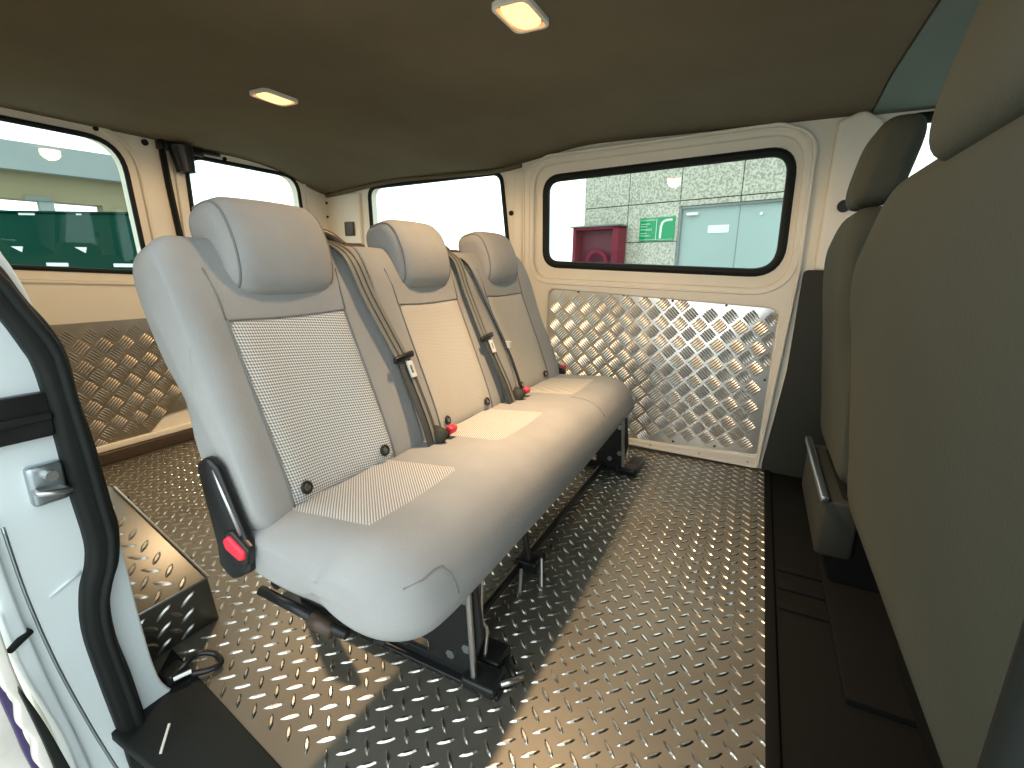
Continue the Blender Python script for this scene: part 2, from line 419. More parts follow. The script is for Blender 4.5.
# ---- floor with raised teardrop lugs
FX0, FX1, FY0, FY1 = .40, 2.235, -.12, YR
fl = MB().box((.36, FY0, -.03), (FX1 + .02, FY1 + .05, 0.)).build('floor', 'floor'); struct(fl, 'steel tread plate floor of raised teardrop lugs under the bench', 'floor')
def lugs(P, a0, a1, b0, b1, ok=lambda a, b: True, L=.0195, hw=.0047, t=.0026):
    mb = MB(); s_ = math.sqrt(.5)
    for i in range(int((a1 - a0) / .025) + 2):
        for j in range(int((b1 - b0) / .0245) + 2):
            if (i + j) % 2: continue
            a = a0 + i * .025; b = b0 + j * .0245
            if not (a0 <= a <= a1 and b0 <= b <= b1 and ok(a, b)): continue
            d = (s_, s_) if i % 2 == 0 else (s_, -s_); e = (-d[1], d[0])
            R_ = []
            for u, v_ in ((-1, 0), (-.72, -.62), (-.25, -1), (.3, -.95), (.75, -.55), (1, 0), (.75, .55), (.3, .95), (-.25, 1), (-.72, .62)):
                R_.append(P(a + d[0] * u * L + e[0] * v_ * hw, b + d[1] * u * L + e[1] * v_ * hw, 0))
            T_ = []
            for u, v_ in ((-.62, 0), (-.22, -.42), (.25, -.40), (.65, 0), (.25, .40), (-.22, .42)):
                T_.append(P(a + d[0] * u * L + e[0] * v_ * hw, b + d[1] * u * L + e[1] * v_ * hw, t))
            mb.add(R_ + T_, [(0, 1, 10), (1, 2, 11, 10), (2, 3, 12, 11), (3, 4, 13, 12), (4, 5, 13), (5, 6, 13), (6, 7, 14, 13), (7, 8, 15, 14), (8, 9, 10, 15), (9, 0, 10), (10, 11, 12, 13), (10, 13, 14, 15)])
    return mb
BX1, BY0 = .565, 1.09
lugs(lambda a, b, c: (a, b, c), .441, FX1 - .03, FY0 + .02, FY1 - .05, lambda a, b: not (a < BX1 + .02 and b > BY0 - .03) and a > .42 + .11 * max(0, b - .85)).build('floor_lugs', 'lug', fl)
fm = MB().box((.36, -1.5, -.03), (XW, FY0, .004)); 
for k in range(3): fm.box((1.25 + k * .09, -.30, .0), (1.29 + k * .09, FY0 - .02, .012))
fm = fm.build('floor', 'rubber_mat', bevel=.003); struct(fm, 'black rubber floor mat under the front seats', 'floor')
MB().box((1.0, -1.5, -.01), (2.2, -.25, .02)).build('mat_ridge', 'rubber_mat', fm, bevel=.004)
cf = MB().box((.40, FY0 - .012, .0), (2.2, FY0 + .012, .014)).build('trim_1', 'rubber_mat', bevel=.004); struct(cf, 'black edge strip between the tread plate and the front floor mat', 'trim')

# ---- dark grey lower pillar trim + upper pillar between the sliding door and the cab
pt = plate('trim_2', 'darktrim', rpoly([(-.095, .0), (-.137, .45), (-.142, .852), (-.33, .852), (-.33, 0)], .02), [], fx(XW - .02), .02, .008)
struct(pt, 'dark grey lower trim of the pillar right of the sliding door', 'trim')
pu = plate('trim_3', 'cream', rpoly([(-.175, .85), (-.175, 1.37), (-.25, 1.40), (-.31, 1.36), (-.31, .85)], .02), [], fx(XW - .02), .022, .012)
struct(pu, 'cream upper pillar right of the sliding door', 'trim')
MB().tube([(XW - .05, -.235, 1.08), (XW - .02, -.235, 1.08)], .022, 16).build('belt_anchor', 'black', pu)

# ---- near side wall of the cargo area, header, front pillar and cab walls
nw = plate('wall_near', 'cream', [(1.02, -.12), (1.02, 1.43), (YR + .1, 1.43), (YR + .1, -.12)], [], fx(.245), .03, .004)
struct(nw, 'near side wall of the cargo area behind the wheel arch', 'wall')
nh = plate('wall_near', 'white', [(-1.55, 1.34), (-1.55, 1.46), (1.05, 1.46), (1.05, 1.34)], [], fx(.30), .05, .01)
struct(nh, 'painted header above the open near side door', 'wall')
np_ = plate('wall_near', 'cream', rpoly([(-.197, -.12), (-.197, 1.40), (-.42, 1.40), (-.42, -.12)], .02), [], fx(.305), .03, .006)
struct(np_, 'near front door pillar at the right edge of the view', 'wall')
MB().tube([(.345, -.180, z) for z in [-.05 + .1 * i for i in range(15)]], .02, 10).build('rubber_seal', 'rubber', np_, True)
nc = plate('wall_near', 'cream', [(-.42, -.12), (-.42, 1.40), (-1.55, 1.40), (-1.55, -.12)], [rpoly([(-.5, .86), (-.5, 1.3), (-1.0, 1.3), (-1.25, .86)], .05)], fx(.30), .03, .004)
struct(nc, 'near front door with its window opening', 'wall')
wfr = plate('wall_front', 'darktrim', [(.27, -.12), (.27, 1.43), (2.3, 1.43), (2.3, -.12)], [rpoly([(.45, .95), (.5, 1.36), (2.05, 1.36), (2.1, .95)], .08)], fy(-1.56), .03, .004)
struct(wfr, 'bulkhead and windscreen opening ahead of the front seats', 'wall')

# ---- door jamb at the rear edge of the open near door
W_R = [(.262, 1.0), (.280, .92), (.292, .867), (.302, .838), (.315, .783), (.328, .683), (.35, .535), (.360, .376), (.366, .179), (.376, .049), (.398, -.007), (.337, -.012)]
S_R = [(.245, .93), (.270, .87), (.287, .838), (.302, .798), (.323, .755), (.336, .709), (.339, .636), (.345, .578), (.349, .524), (.353, .444), (.356, .398), (.346, .335), (.324, .282), (.320, .203), (.329, .112), (.338, -.008), (.350, -.13), (.40, -.42)]
S_L = [(.23, .86), (.255, .80), (.274, .765), (.289, .721), (.295, .70), (.299, .657), (.302, .574), (.304, .485), (.309, .392), (.303, .347), (.289, .306), (.280, .234), (.285, .132), (.298, -.036), (.305, -.13), (.345, -.42)]
OUT = [(.33, -.42), (.262, -.13), (.246, .0), (.228, .14), (.215, .27), (.206, .40), (.200, .60), (.19, .8), (.17, 1.0), (.15, 1.2), (.13, 1.42)]
W_UP = [(.20, 1.42), (.235, 1.2), (.25, 1.08)]
jb = plate('wall_jamb', 'white', spline(OUT, 4) + spline(W_UP + W_R[:11], 5) + [(.34, -.015), (.345, -.13), (.36, -.42)], [], fy(.995), .024, .006)
struct(jb, 'white painted rear jamb of the open near side door', 'wall')
S_Ls = spline([(.12, 1.42), (.17, 1.15), (.20, .97)] + S_L, 4); S_Rs = spline([(.16, 1.42), (.21, 1.15), (.225, 1.0)] + S_R, 4)
plate('rubber_seal', 'rubber', S_Ls + S_Rs[::-1], [], fy(.965), .018, .012, jb, smooth=False)
MB().tube([(a[0] * .35 + b[0] * .65, .945, a[1] * .35 + b[1] * .65) for a, b in [(S_Ls[int(i * (len(S_Ls) - 1) / 40)], S_Rs[int(i * (len(S_Rs) - 1) / 40)]) for i in range(41)]], .008, 8).build('seal_lip', 'rubber', jb, True)
# black runner slot, striker plate, stop, lower crease
MB().box((.195, .955, .585), (.302, .975, .655)).build('runner_slot', 'black', jb, bevel=.004)
MB().box((.195, .948, .612), (.300, .962, .624)).build('runner_rail', 'blackmetal', jb, bevel=.003)
stk = MB().box((.258, .955, .478), (.302, .975, .543)).build('striker_plate', 'zinc', jb, bevel=.006)
MB().tube([(.281, .940, .527), (.281, .960, .527)], .008, 18).build('screw', 'steel', stk)
MB().tube([(.262, .957, .505), (.262, .938, .505), (.298, .938, .497), (.298, .957, .497)], .0045, 8).build('striker_bar', 'steel', stk, True)
MB().tube([(.190, .945, .276), (.219, .962, .283)], [.005, .007], 10).build('rubber_stop', 'rubber', jb)
MB().tube([(.253, .971, .318), (.275, .969, .330), (.297, .970, .338)], .003, 8).build('pressed_crease', 'white', jb, True)
MB().tube([(x + .012, .972, z) for x, z in spline([(.211, .46), (.216, .34), (.228, .207), (.246, .076), (.268, -.057), (.33, -.40)], 6)], .003, 8).build('edge_groove', 'zinc', jb, True)
# outer skin strip beyond the jamb, and the slid-back door edge
sk = plate('wall_skin', 'white', spline([(.208, .48), (.212, .36), (.222, .22), (.238, .07), (.262, -.13), (.33, -.42)], 6) + spline([(.30, -.42), (.240, -.13), (.225, .06), (.205, .20), (.196, .30), (.190, .45)], 6), [], fy(.985), .03, .005)
struct(sk, 'white outer body flange beside the near door jamb', 'wall')
sd = empty('door_2', (.14, .96, .1)); struct(sd, 'edge of the opened near sliding door at the lower left', 'door')
plate('door_skin', 'offwhite', spline([(.186, .34), (.189, .24), (.199, .14), (.214, .02), (.232, -.12), (.29, -.42)], 6) + spline([(.25, -.42), (.200, -.12), (.192, .02), (.184, .07), (.187, .11), (.178, .15), (.181, .19), (.173, .23), (.172, .34)], 6), [], fy(.95), .012, .004, sd)
plate('gap_shade_strip', 'rubber', spline([(.186, .222), (.201, .14), (.217, .02), (.236, -.12), (.29, -.42)], 6) + spline([(.25, -.42), (.206, -.12), (.201, .0), (.195, .10), (.185, .21)], 6), [], fy(.93), .006, .002, sd)  # dark strip added for the shade in the gap between door and body
plate('film_edge', 'purple', spline([(.178, .26), (.178, .20), (.186, .16), (.183, .12), (.189, .07), (.197, .0), (.205, -.12)], 6) + spline([(.19, -.12), (.186, .0), (.179, .08), (.176, .13), (.168, .24)], 6), [], fy(.965), .008, .002, sd)
plate('door_panel', 'offwhite', [(.08, -.15), (.08, .38), (.174, .30), (.182, .1), (.196, -.15)], [], fy(.985), .01, .003, sd)

# sill step
ss = plate('trim_4', 'rubber', [(.287, -.2), (.287, .985), (.36, 1.0), (.455, 1.09), (.433, .93), (.392, .635), (.33, -.2)], [], lambda a, b, c: (a, b, -.006 + c), .010, .004)
struct(ss, 'black plastic sill step inside the open near door', 'trim')
MB().box((.325, .84, .004), (.329, .90, .007), Matrix.Rotation(-.7, 3, 'Z')).build('sill_mark', 'offwhite', ss)
hk = empty('hold_down_loop', (.43, .99, 0)); tag(hk, 'black looped strap end on the sill beside the wheel arch box', 'strap')
MB().tube(spline([(.405, 1.0, .012), (.425, .985, .028), (.455, .985, .032), (.478, .965, .022), (.475, .94, .012), (.450, .945, .012), (.428, .965, .014)], 6), .0065, 8).build('loop', 'black', hk, True)
MB().box((.392, .975, .004), (.430, 1.012, .030)).build('loop_base', 'black', hk, bevel=.006)
MB().tube([(.400, .975, .020), (.428, .962, .022)], .006, 10).build('pin', 'steel', hk)

# ---- wheel arch box clad in tread plate
wb = empty('wheel_arch_box', (.45, 1.4, 0)); tag(wb, 'tread plate clad wheel arch box beside the white door jamb', 'wheel arch box')
prof_ = [(BY0, 0), (BY0 - .035, .145), (1.42, .285), (2.02, .285), (2.20, 0)]
V = [(.277, y, z) for y, z in prof_] + [(BX1 - .03 * (z > 0), y, z) for y, z in prof_]
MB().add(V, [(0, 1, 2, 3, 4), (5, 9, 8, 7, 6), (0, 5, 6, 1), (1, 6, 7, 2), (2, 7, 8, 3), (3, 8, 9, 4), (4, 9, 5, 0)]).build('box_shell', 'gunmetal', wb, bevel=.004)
def slopeP(p0, p1):
    d = Vector((0, p1[0] - p0[0], p1[1] - p0[1])); L = d.length; d.normalize(); nn = Vector((0, -d.z, d.y))
    return (lambda a, b, c: tuple(Vector((a, p0[0], p0[1])) + d * b + nn * c)), L
for k in range(3):
    P_, L_ = slopeP(prof_[k], prof_[k + 1])
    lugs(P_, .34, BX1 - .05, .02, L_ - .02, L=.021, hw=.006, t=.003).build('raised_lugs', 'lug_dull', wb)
lugs(lambda a, b, c: (BX1 - .018 + c, a, b), 1.12, 2.0, .03, .26, lambda a, b: b < .13 + .38 * (a - 1.06) , L=.021, hw=.006, t=.003).build('raised_lugs', 'lug_dull', wb)
MB().tube([(.28, BY0 - .037, .147), (BX1 - .03, BY0 - .037, .147), (BX1 - .03, 1.42, .287)], .003, 6).build('folded_edge', 'steel', wb)

# ================================================================ REAR BENCH
B = empty('bench_seat', (1.12, .6, 0)); tag(B, 'grey fabric three-seat bench on black metal legs in the van', 'bench seat')
SEATS = [(.443, .899, .655), (.903, 1.333, 1.112), (1.339, 1.815, 1.565)]
TILT = math.radians(22.5); UY, UZ = math.sin(TILT), math.cos(TILT)
BO = (.688, .395)                                    # foot of the front face (y, z)
def bk(x, s, a): return (x, BO[0] + UY * s - UZ * a, BO[1] + UZ * s + UY * a)   # s up the back, a out to the front
H2, T2 = .275, .052
def bolster(x, x0, x1, c, s):
    hw = .125
    d = abs(x - c) - hw
    b_ = .016 * smooth(-.01, .075, d) - .012 * smooth(.10, .0, d + .10)
    top = smooth(.36, .46, s)
    side = x < .9 and x < c or x > 1.336 and x > c
    if not side: b_ = min(b_, .004)
    return b_ * (1 - .6 * top) + .010 * top
prof = superloop(T2, H2, 4.6)
def back_front(x, s, k):
    """height of the front face at (x, s)"""
    x0, x1, c = SEATS[k]; v = min(1, abs(s - H2) / H2)
    return T2 * ((1 - v ** 4.6) ** (1 / 4.6)) - T2 + bolster(x, x0, x1, c, s)
def on_back(x, s, k, lift=0.): return bk(x, s, back_front(x, s, k) + lift)
for k, (x0, x1, c) in enumerate(SEATS):
    P2 = [(p[0], p[1]) for p in prof]
    rl, rr = (.055, .010) if k == 0 else ((.010, .010) if k == 1 else (.010, .06))
    def dsp(x, q, t):
        a, s = q[1] - T2, q[2] + H2
        if a > -T2: a += bolster(x, x0, x1, c, s)
        else: a += .0
        return bk(x, s, a)
    def dsp2(x, q, t):
        a, s = q[1] - T2, q[2] + H2
        wgt = smooth(-T2 * 1.2, -T2 * .3, a); a += wgt * bolster(x, x0, x1, c, s); return bk(x, s, a)
    be = loft(x0, x1, P2, (rl, rr), dsp2, nx=44).build('backrest', 'fabric', B, True)
    # woven insert panel on the middle of the back
    hw = .136; s0, s1 = .03, .385; mb = MB(); NX, NS = 18, 26; V = []; F = []
    for j in range(NS + 1):
        for i in range(NX + 1):
            V.append(on_back(c - hw + 2 * hw * i / NX, s0 + (s1 - s0) * j / NS, k, .0035 - .004 * (i in (0, NX) or j in (0, NS))))
    for j in range(NS):
        for i in range(NX):
            a = j * (NX + 1) + i; F.append((a, a + 1, a + NX + 2, a + NX + 1))
    ins = mb.add(V, F).build('insert_panel', 'insert' if k == 0 else 'insert_beige', be, True)
    if k == 0: ins['label'] = 'white and grey woven insert'
    pts = [(c - hw, s) for s in [s0 + (s1 - s0) * i / 14 for i in range(15)]] + [(c - hw + 2 * hw * i / 12, s1) for i in range(13)] + [(c + hw, s1 - (s1 - s0) * i / 14) for i in range(15)]
    MB().tube([on_back(x, s, k, .002) for x, s in pts], .0017, 6).build('piping', 'seam', be, True)
    for sx in (-1, 1):    # long seams from the insert up to the headrest cut-out
        MB().tube([on_back(c + sx * (hw + .002), s1, k, .001), on_back(c + sx * (hw + .004), .43, k, .001), on_back(c + sx * (hw + .012), .48, k, .001)], .0015, 6).build('stitching', 'seam', be, True)
        xx = c + sx * .105
        tg = MB().tube([on_back(xx + .010 * math.cos(t), .055 + .010 * math.sin(t), k, .010) for t in [i * math.pi / 8 for i in range(16)]], .0032, 8, True).build('anchor_button', 'blackmetal', be, True)
        MB().tube([on_back(xx, .055, k, .004), on_back(xx, .055, k, .013)], .0055, 12).build('anchor_stud', 'steel', tg)

# headrests
for k, (x0, x1, c) in enumerate(SEATS):
    hc = (.905, .875); tl = math.radians(14)
    lp = superloop(.064, .096, 3.0, 48)
    w2 = .119 if k == 0 else .114
    cc = c + .014
    def dsp(x, q, t):
        a, s = q[1], q[2]
        a += .012 * (1 - ((x - cc) / w2) ** 2) * (1 if a > 0 else .3)
        if s > 0: a -= .16 * s
        a *= 1 - .10 * smooth(.0, -.096, s) if a > 0 else 1
        return (x, hc[0] + math.sin(tl) * s - math.cos(tl) * a, hc[1] + math.cos(tl) * s + math.sin(tl) * a)
    hr = loft(cc - w2, cc + w2, lp, (.042, .042), dsp, nx=44, m_=2.2).build('headrest', 'fabric', B, True)
    for sx in (-1, 1):
        pts = []
        for p in [lp[i % 48] for i in range(-14, 15)]:
            f_ = 1 - (.042 * (1 - (1 - ((.042 - .012) / .042) ** 2.2) ** (1 / 2.2)) - .0005) / math.hypot(*p)
            q = dsp(cc + sx * (w2 - .012), (0, p[0] * f_, p[1] * f_), 0); pts.append(q)
        MB().tube(pts, .0024, 6).build('piping', 'seam', hr, True)
    for sx in (-1, 1):
        MB().tube([(cc + sx * .055, .915, .80), (cc + sx * .055, .885, .76)], .006, 8).build('headrest_post', 'steel', hr)

# cushion
CP = spline([(.80, .345), (.80, .385), (.745, .415), (.66, .425), (.56, .432), (.49, .436), (.435, .420), (.402, .388), (.386, .348), (.382, .308), (.400, .280), (.46, .272), (.58, .285), (.70, .312)], 5, True)
CX0, CX1 = .432, 1.852
def cush_d(x, q, t):
    y, z = q[1], q[2]
    for c in (.655, 1.112, 1.565):   # each place slightly dished
        if z > .37: z -= .006 * math.exp(-((x - c) / .11) ** 2) * smooth(.42, .50, y)
    z -= .004 * sum(math.exp(-((x - g) / .006) ** 2) for g in (.985, 1.452)) * (z > .36)
    y += .045 * smooth(.60, .43, x) ** 1.5 * smooth(.62, .40, y) * .25; y -= .006 * smooth(.9, .5, x) * smooth(.5, .4, y)
    if z < .36: z += .012 * smooth(.95, .45, x) * smooth(.70, .40, y) * smooth(.36, .28, z) - .0
    if z < .36: z += .022 * smooth(1.0, 1.85, x) * smooth(.36, .28, z)
    return (x, y, z)
cu = loft(CX0, CX1, CP, (.085, .07), cush_d, nx=90, m_=2.2).build('seat_cushion', 'fabric', B, True)
def top_z(x, y):
    pts = [p for p in CP if p[1] > .37]; pts.sort()
    for a, b in zip(pts, pts[1:]):
        if a[0] <= y <= b[0] and b[0] > a[0]:
            z = a[1] + (b[1] - a[1]) * (y - a[0]) / (b[0] - a[0]); break
    else: z = pts[-1][1] if y > pts[-1][0] else pts[0][1]
    return cush_d(x, (x, y, z), 0)[2]
for k, (xa, xb, xc, xd) in enumerate([(.516, .792, .776, .506), (.962, 1.248, 1.235, .960), (1.478, 1.735, 1.725, 1.476)]):
    mb = MB(); V = []; F = []; NX, NS = 16, 14
    y0, y1 = .522, .715
    for j in range(NS + 1):
        y = y0 + (y1 - y0) * j / NS
        for i in range(NX + 1):
            l_ = xa + (xd - xa) * j / NS; r2 = xb + (xc - xb) * j / NS; x = l_ + (r2 - l_) * i / NX
            V.append((x, y, top_z(x, y) + .0025 - .0035 * (i in (0, NX) or j == 0)))
    for j in range(NS):
        for i in range(NX):
            a = j * (NX + 1) + i; F.append((a, a + 1, a + NX + 2, a + NX + 1))
    if k < 2: mb.add(V, F).build('insert_panel', 'insert_cush', cu, True)
    else: mb.add(V, F).build('insert_panel', 'insert_beige', cu, True)
for xs in (.985, 1.452):
    MB().tube([(xs, y, top_z(xs, y) + .0005) for y in [.40 + .02 * i for i in range(7)]], .002, 6).build('stitching', 'seam', cu, True)
def cush_pt(x, t, lift=.0005):
    n = len(CP); c = (sum(p[0] for p in CP) / n, sum(p[1] for p in CP) / n); i = t * n; a = CP[int(i) % n]; b = CP[(int(i) + 1) % n]; f = i - int(i)
    y = a[0] + (b[0] - a[0]) * f; z = a[1] + (b[1] - a[1]) * f; e = 0
    for d, rr in ((x - CX0, .085), (CX1 - x, .07)):
        if d < rr: e = max(e, rr * (1 - (1 - ((rr - d) / rr) ** 2.2) ** (1 / 2.2)))
    L = math.hypot(y - c[0], z - c[1]); s_ = 1 - min(.85, (e - lift) / L)
    return cush_d(x, (x, c[0] + (y - c[0]) * s_, c[1] + (z - c[1]) * s_), 0)
MB().tube([cush_pt(.47, .50), cush_pt(.50, .50), cush_pt(.525, .495), cush_pt(.542, .50), cush_pt(.552, .53), cush_pt(.556, .56), cush_pt(.558, .60)], .0014, 6).build('stitching', 'seam', cu, True)

# recliner cover at the near end of the bench
rc = plate('recliner_cover', 'black', rpoly([(.732, .328), (.702, .348), (.698, .392), (.758, .525), (.783, .540), (.815, .520), (.788, .375), (.790, .335), (.757, .315)], [.015, .015, .015, .02, .02, .02, .015, .015, .015]), [], fx(.430), .009, .006, B)
MB().tube([(.421, .712, .415), (.421, .764, .520)], .0035, 8).build('edge_highlight', 'steel', rc, True)  # bright line laid on the cover edge to stand in for its highlight
plate('release_button', 'red', rpoly([(.697, .379), (.694, .394), (.732, .414), (.748, .402), (.742, .386), (.708, .374)], .008), [], fx(.418), .010, .005, rc)
plate('button_bezel', 'blackmetal', rpoly([(.698, .365), (.688, .396), (.730, .422), (.756, .408), (.752, .38), (.712, .362)], .010), [], fx(.422), .008, .004, rc)
rc2 = plate('recliner_cover', 'black', rpoly([(.69, .36), (.69, .44), (.76, .47), (.79, .40), (.75, .35)], .02), [], fx(1.845), .016, .008, B)
MB().box((1.838, .690, .428), (1.862, .742, .450)).build('release_button', 'red', rc2, bevel=.006)

# belts on the bench, from the guide on top of the back down to the seat
def ribbon(pts, w_, t_, name, m, parent, side=(1, 0, 0)):
    mb = MB(); V = []; F = []; n = len(pts); P = [Vector(p) for p in pts]
    for i, p in enumerate(P):
        t = (P[min(i + 1, n - 1)] - P[max(i - 1, 0)]).normalized(); s_ = Vector(side); s_ = (s_ - t * s_.dot(t)).normalized(); nn = t.cross(s_)
        for a, b in ((-1, -1), (-.33, -.6), (.33, -.6), (1, -1), (1, 1), (.33, .6), (-.33, .6), (-1, 1)): V.append(tuple(p + s_ * w_ / 2 * a + nn * t_ / 2 * b))
    for i in range(n - 1):
        for k in range(8): F.append((i * 8 + k, i * 8 + (k + 1) % 8, (i + 1) * 8 + (k + 1) % 8, (i + 1) * 8 + k))
    F.append(tuple(range(8))[::-1]); F.append(tuple((n - 1) * 8 + k for k in range(8)))
    return mb.add(V, F).build(name, m, parent)
def shoulder_belt(xt, xm, xb, k):
    top = bk(xt, .545, -.055)
    path = [bk(xt - .012, .545, -.10), bk(xt - .006, .572, -.07), bk(xt, .568, -.035), on_back(xt + (xm - xt) * .10, .505, k, .014), on_back(xt + (xm - xt) * .4, .40, k, .012), on_back(xm, .245, k, .014)]
    b = ribbon(spline(path, 6), .044, .0025, 'seat_belt', 'webbing', B)
    for d in (-.009, .009):
        ribbon(spline([(p[0] + d, p[1] - .002, p[2] + .0012) for p in path], 6), .0025, .001, 'belt_stripe', 'webbing_dark', b)
    low = [on_back(xm, .245, k, .016), on_back(xm + (xb - xm) * .3, .18, k, .018), on_back(xm + (xb - xm) * .7, .09, k, .024), on_back(xb, .02, k, .032)]
    ribbon(spline(low, 6), .044, .003, 'lap_webbing', 'webbing_dark', b)
    ribbon(spline([(p[0] + .004, p[1] - .003, p[2] + .0016) for p in low], 6), .009, .001, 'belt_stripe', 'webbing', b)
    tp = Vector(on_back(xm, .245, k, .020))
    lk = MB().box(tuple(tp + Vector((-.036, -.006, -.008))), tuple(tp + Vector((.033, .006, .008))), Matrix.Rotation(-.15, 3, 'Y')).build('latch_bar', 'black', b, bevel=.004)
    t2 = Vector(on_back(xm + .006, .213, k, .024))
    plate('latch_tongue', 'whitepaint', rpoly([(-.010, -.022), (-.010, .020), (.010, .020), (.010, -.022)], .004), [rpoly([(-.004, -.012), (-.004, .008), (.004, .008), (.004, -.012)], .002)],
          lambda a, bb, cc: tuple(t2 + Vector((a, UY * bb - UZ * cc, UZ * bb + UY * cc))), .0025, .001, lk)
    g = MB().tube(spline([bk(xt - .038, .545, -.06), bk(xt - .030, .578, -.045), bk(xt, .586, -.035), bk(xt + .028, .575, -.03), bk(xt + .042, .550, -.02)], 5), .011, 10).build('belt_guide', 'brown', B, True)
    MB().tube([bk(xt - .036, .565, -.045), bk(xt - .032, .575, -.012)], .014, 14).build('guide_roller', 'steel', g)
    # dark moulding along the top of the back between the headrests
    MB().tube(spline([bk(xt - .050, .552, -.05), bk(xt + .02, .570, -.045), bk(xt + .07, .556, -.04), bk(xt + .125, .556, -.04)], 5), .016, 8, flat=.7).build('guide_moulding', 'brown', g, True)
shoulder_belt(.835, .925, .925, 1 if False else 0) if False else None
def belt_k(x): return 0 if x < .90 else (1 if x < 1.336 else 2)
_ob = on_back
def on_back(x, s, k, lift=0.): return _ob(x, s, belt_k(x), max(lift, 0) + .006) if k == 9 else _ob(x, s, k, lift)
shoulder_belt(.838, .897, .892, 9)
shoulder_belt(1.285, 1.300, 1.318, 9)
# narrow strap of the far seat and its little buckle
b3 = ribbon(spline([bk(1.345, .545, -.03), _ob(1.352, .49, 2, .010), _ob(1.40, .34, 2, .010), _ob(1.435, .16, 2, .012), _ob(1.452, .02, 2, .014)], 6), .012, .003, 'seat_belt', 'black', B)
MB().box(tuple(Vector(_ob(1.43, .22, 2, .006))), tuple(Vector(_ob(1.445, .19, 2, .022))), None).build('latch_tongue', 'whitepaint', b3)
# buckles standing between the cushion and the back
for (x, z, y) in ((.915, .43, .672), (1.365, .43, .675)):
    bb = MB().tube([(x - .012, y + .01, .40), (x - .002, y - .012, .458)], .022, 12, flat=.6).build('belt_buckle', 'darktrim', B, True)
    b4 = MB().tube([(x + .030, y + .01, .405), (x + .036, y - .01, .446)], .014, 12, flat=.6).build('belt_buckle', 'black', B, True)
    MB().box((x + .026, y - .024, .438), (x + .052, y - .004, .456), Matrix.Rotation(.3, 3, 'X')).build('release_button', 'red', b4, bevel=.004)

# underframe: pan, cross tubes, two leg assemblies and a middle support
MB().box((.50, .44, .245), (1.82, .78, .29)).build('seat_pan', 'blackmetal', B, bevel=.01)
MB().tube([(.50, .50, .24), (1.86, .50, .24)], .013, 12).build('cross_tube', 'blackmetal', B)
MB().tube([(.50, .76, .255), (1.86, .76, .255)], .013, 12).build('cross_tube', 'blackmetal', B)
MB().tube([(.47, .757, .262), (.47, .65, .258), (.472, .60, .250), (.478, .55, .245)], .009, 12).build('side_tube', 'blackmetal', B, True)
MB().tube([(.470, .625, .252), (.474, .578, .242)], .014, 12).build('tube_clamp', 'brown', B, True)
def leg(x):
    f = plate('leg', 'blackmetal', rpoly([(.44, .03), (.415, .12), (.43, .25), (.50, .27), (.52, .16), (.62, .09), (.86, .09), (.80, .24), (.88, .26), (.96, .04), (.96, .0), (.44, .0)], .015), [rpoly([(.55, .03), (.55, .06), (.88, .06), (.88, .03)], .01)], fx(x), .006, .002, B)
    MB().box((x - .022, .37, 0), (x + .022, 1.02, .012)).build('floor_rail', 'blackmetal', f, bevel=.003)
    MB().box((x - .030, .375, .004), (x + .030, .455, .030)).build('foot_shoe', 'blackmetal', f, bevel=.008)
    MB().tube([(x - .014, .43, .03), (x - .012, .445, .26)], .007, 10).build('lock_rod', 'steel', f)
    MB().tube(spline([(x + .022, .43, .27), (x + .020, .432, .15), (x + .030, .425, .11), (x + .022, .425, .05)], 5), .0045, 8).build('release_cable', 'steel', f, True)
    for (y, z) in ((.45, .085), (.49, .055), (.455, .20), (.60, .06)):
        MB().tube([(x - .012, y, z), (x + .012, y, z)], .011, 6).build('bolt', 'zinc', f)
    return f
f = leg(.70); leg(1.905)
MB().tube([(.735, .36, .016), (.77, .395, .010), (.795, .46, .010)], .007, 8).build('latch_handle', 'blackmetal', f, True)
MB().tube([(.70, .375, .022), (.745, .345, .014)], .006, 8).build('latch_pin', 'steel', f, True)
MB().box((.735, .40, 0), (.80, .50, .028)).build('floor_bracket', 'blackmetal', f, bevel=.006)
mbk = MB().box((1.08, .47, 0), (1.14, .54, .035)).build('middle_support', 'blackmetal', B, bevel=.006)
MB().tube([(1.10, .50, .03), (1.11, .55, .26)], .010, 10).build('support_post', 'blackmetal', mbk)
MB().tube([(1.03, .43, .010), (1.12, .47, .030)], .005, 8).build('support_rod', 'steel', mbk)
MB().tube([(.98, .47, .010), (1.05, .50, .030)], .005, 8).build('support_rod', 'steel', mbk)
MB().tube([(.72, .52, .018), (1.89, .52, .018)], .012, 8).build('cross_rail', 'blackmetal', B)
MB().box((1.885, .37, .0), (2.06, .43, .022)).build('foot_plate', 'blackmetal', B, bevel=.006)

# ================================================================ FRONT SEATS (seen from behind)
def front_back(x0, x1, name_m, S, ztop, r, yo=0., sh=0.):
    """seat back whose rear face runs from (y -.27,z .32) up to (y -.165,z ztop)"""
    lp = spline([(-.252 + yo, .305), (-.222 + yo, .45), (-.195 + yo, .65), (-.172 + yo, .86), (-.175 + yo, ztop - .03), (-.215 + yo, ztop), (-.27 + yo, ztop - .03), (-.31 + yo, .75), (-.36 + yo, .50), (-.36 + yo, .31)], 6, True)
    def d(x, q, t):
        k_ = sh * smooth(x1 - .27, x1, x) ** 1.3 * smooth(.62, ztop, q[2])
        return (x, q[1], q[2] - k_)
    return loft(x0, x1, lp, (r, r), d, nx=40, m_=2.2).build(name_m, 'fabric_front', S, True)
FP = empty('front_seat', (.85, -.5, 0)); tag(FP, 'taupe double passenger seat back filling the right edge', 'seat', 'front seats seen from behind')
bkk = front_back(.38, 1.285, 'backrest', FP, 1.005, .06, 0, .10)
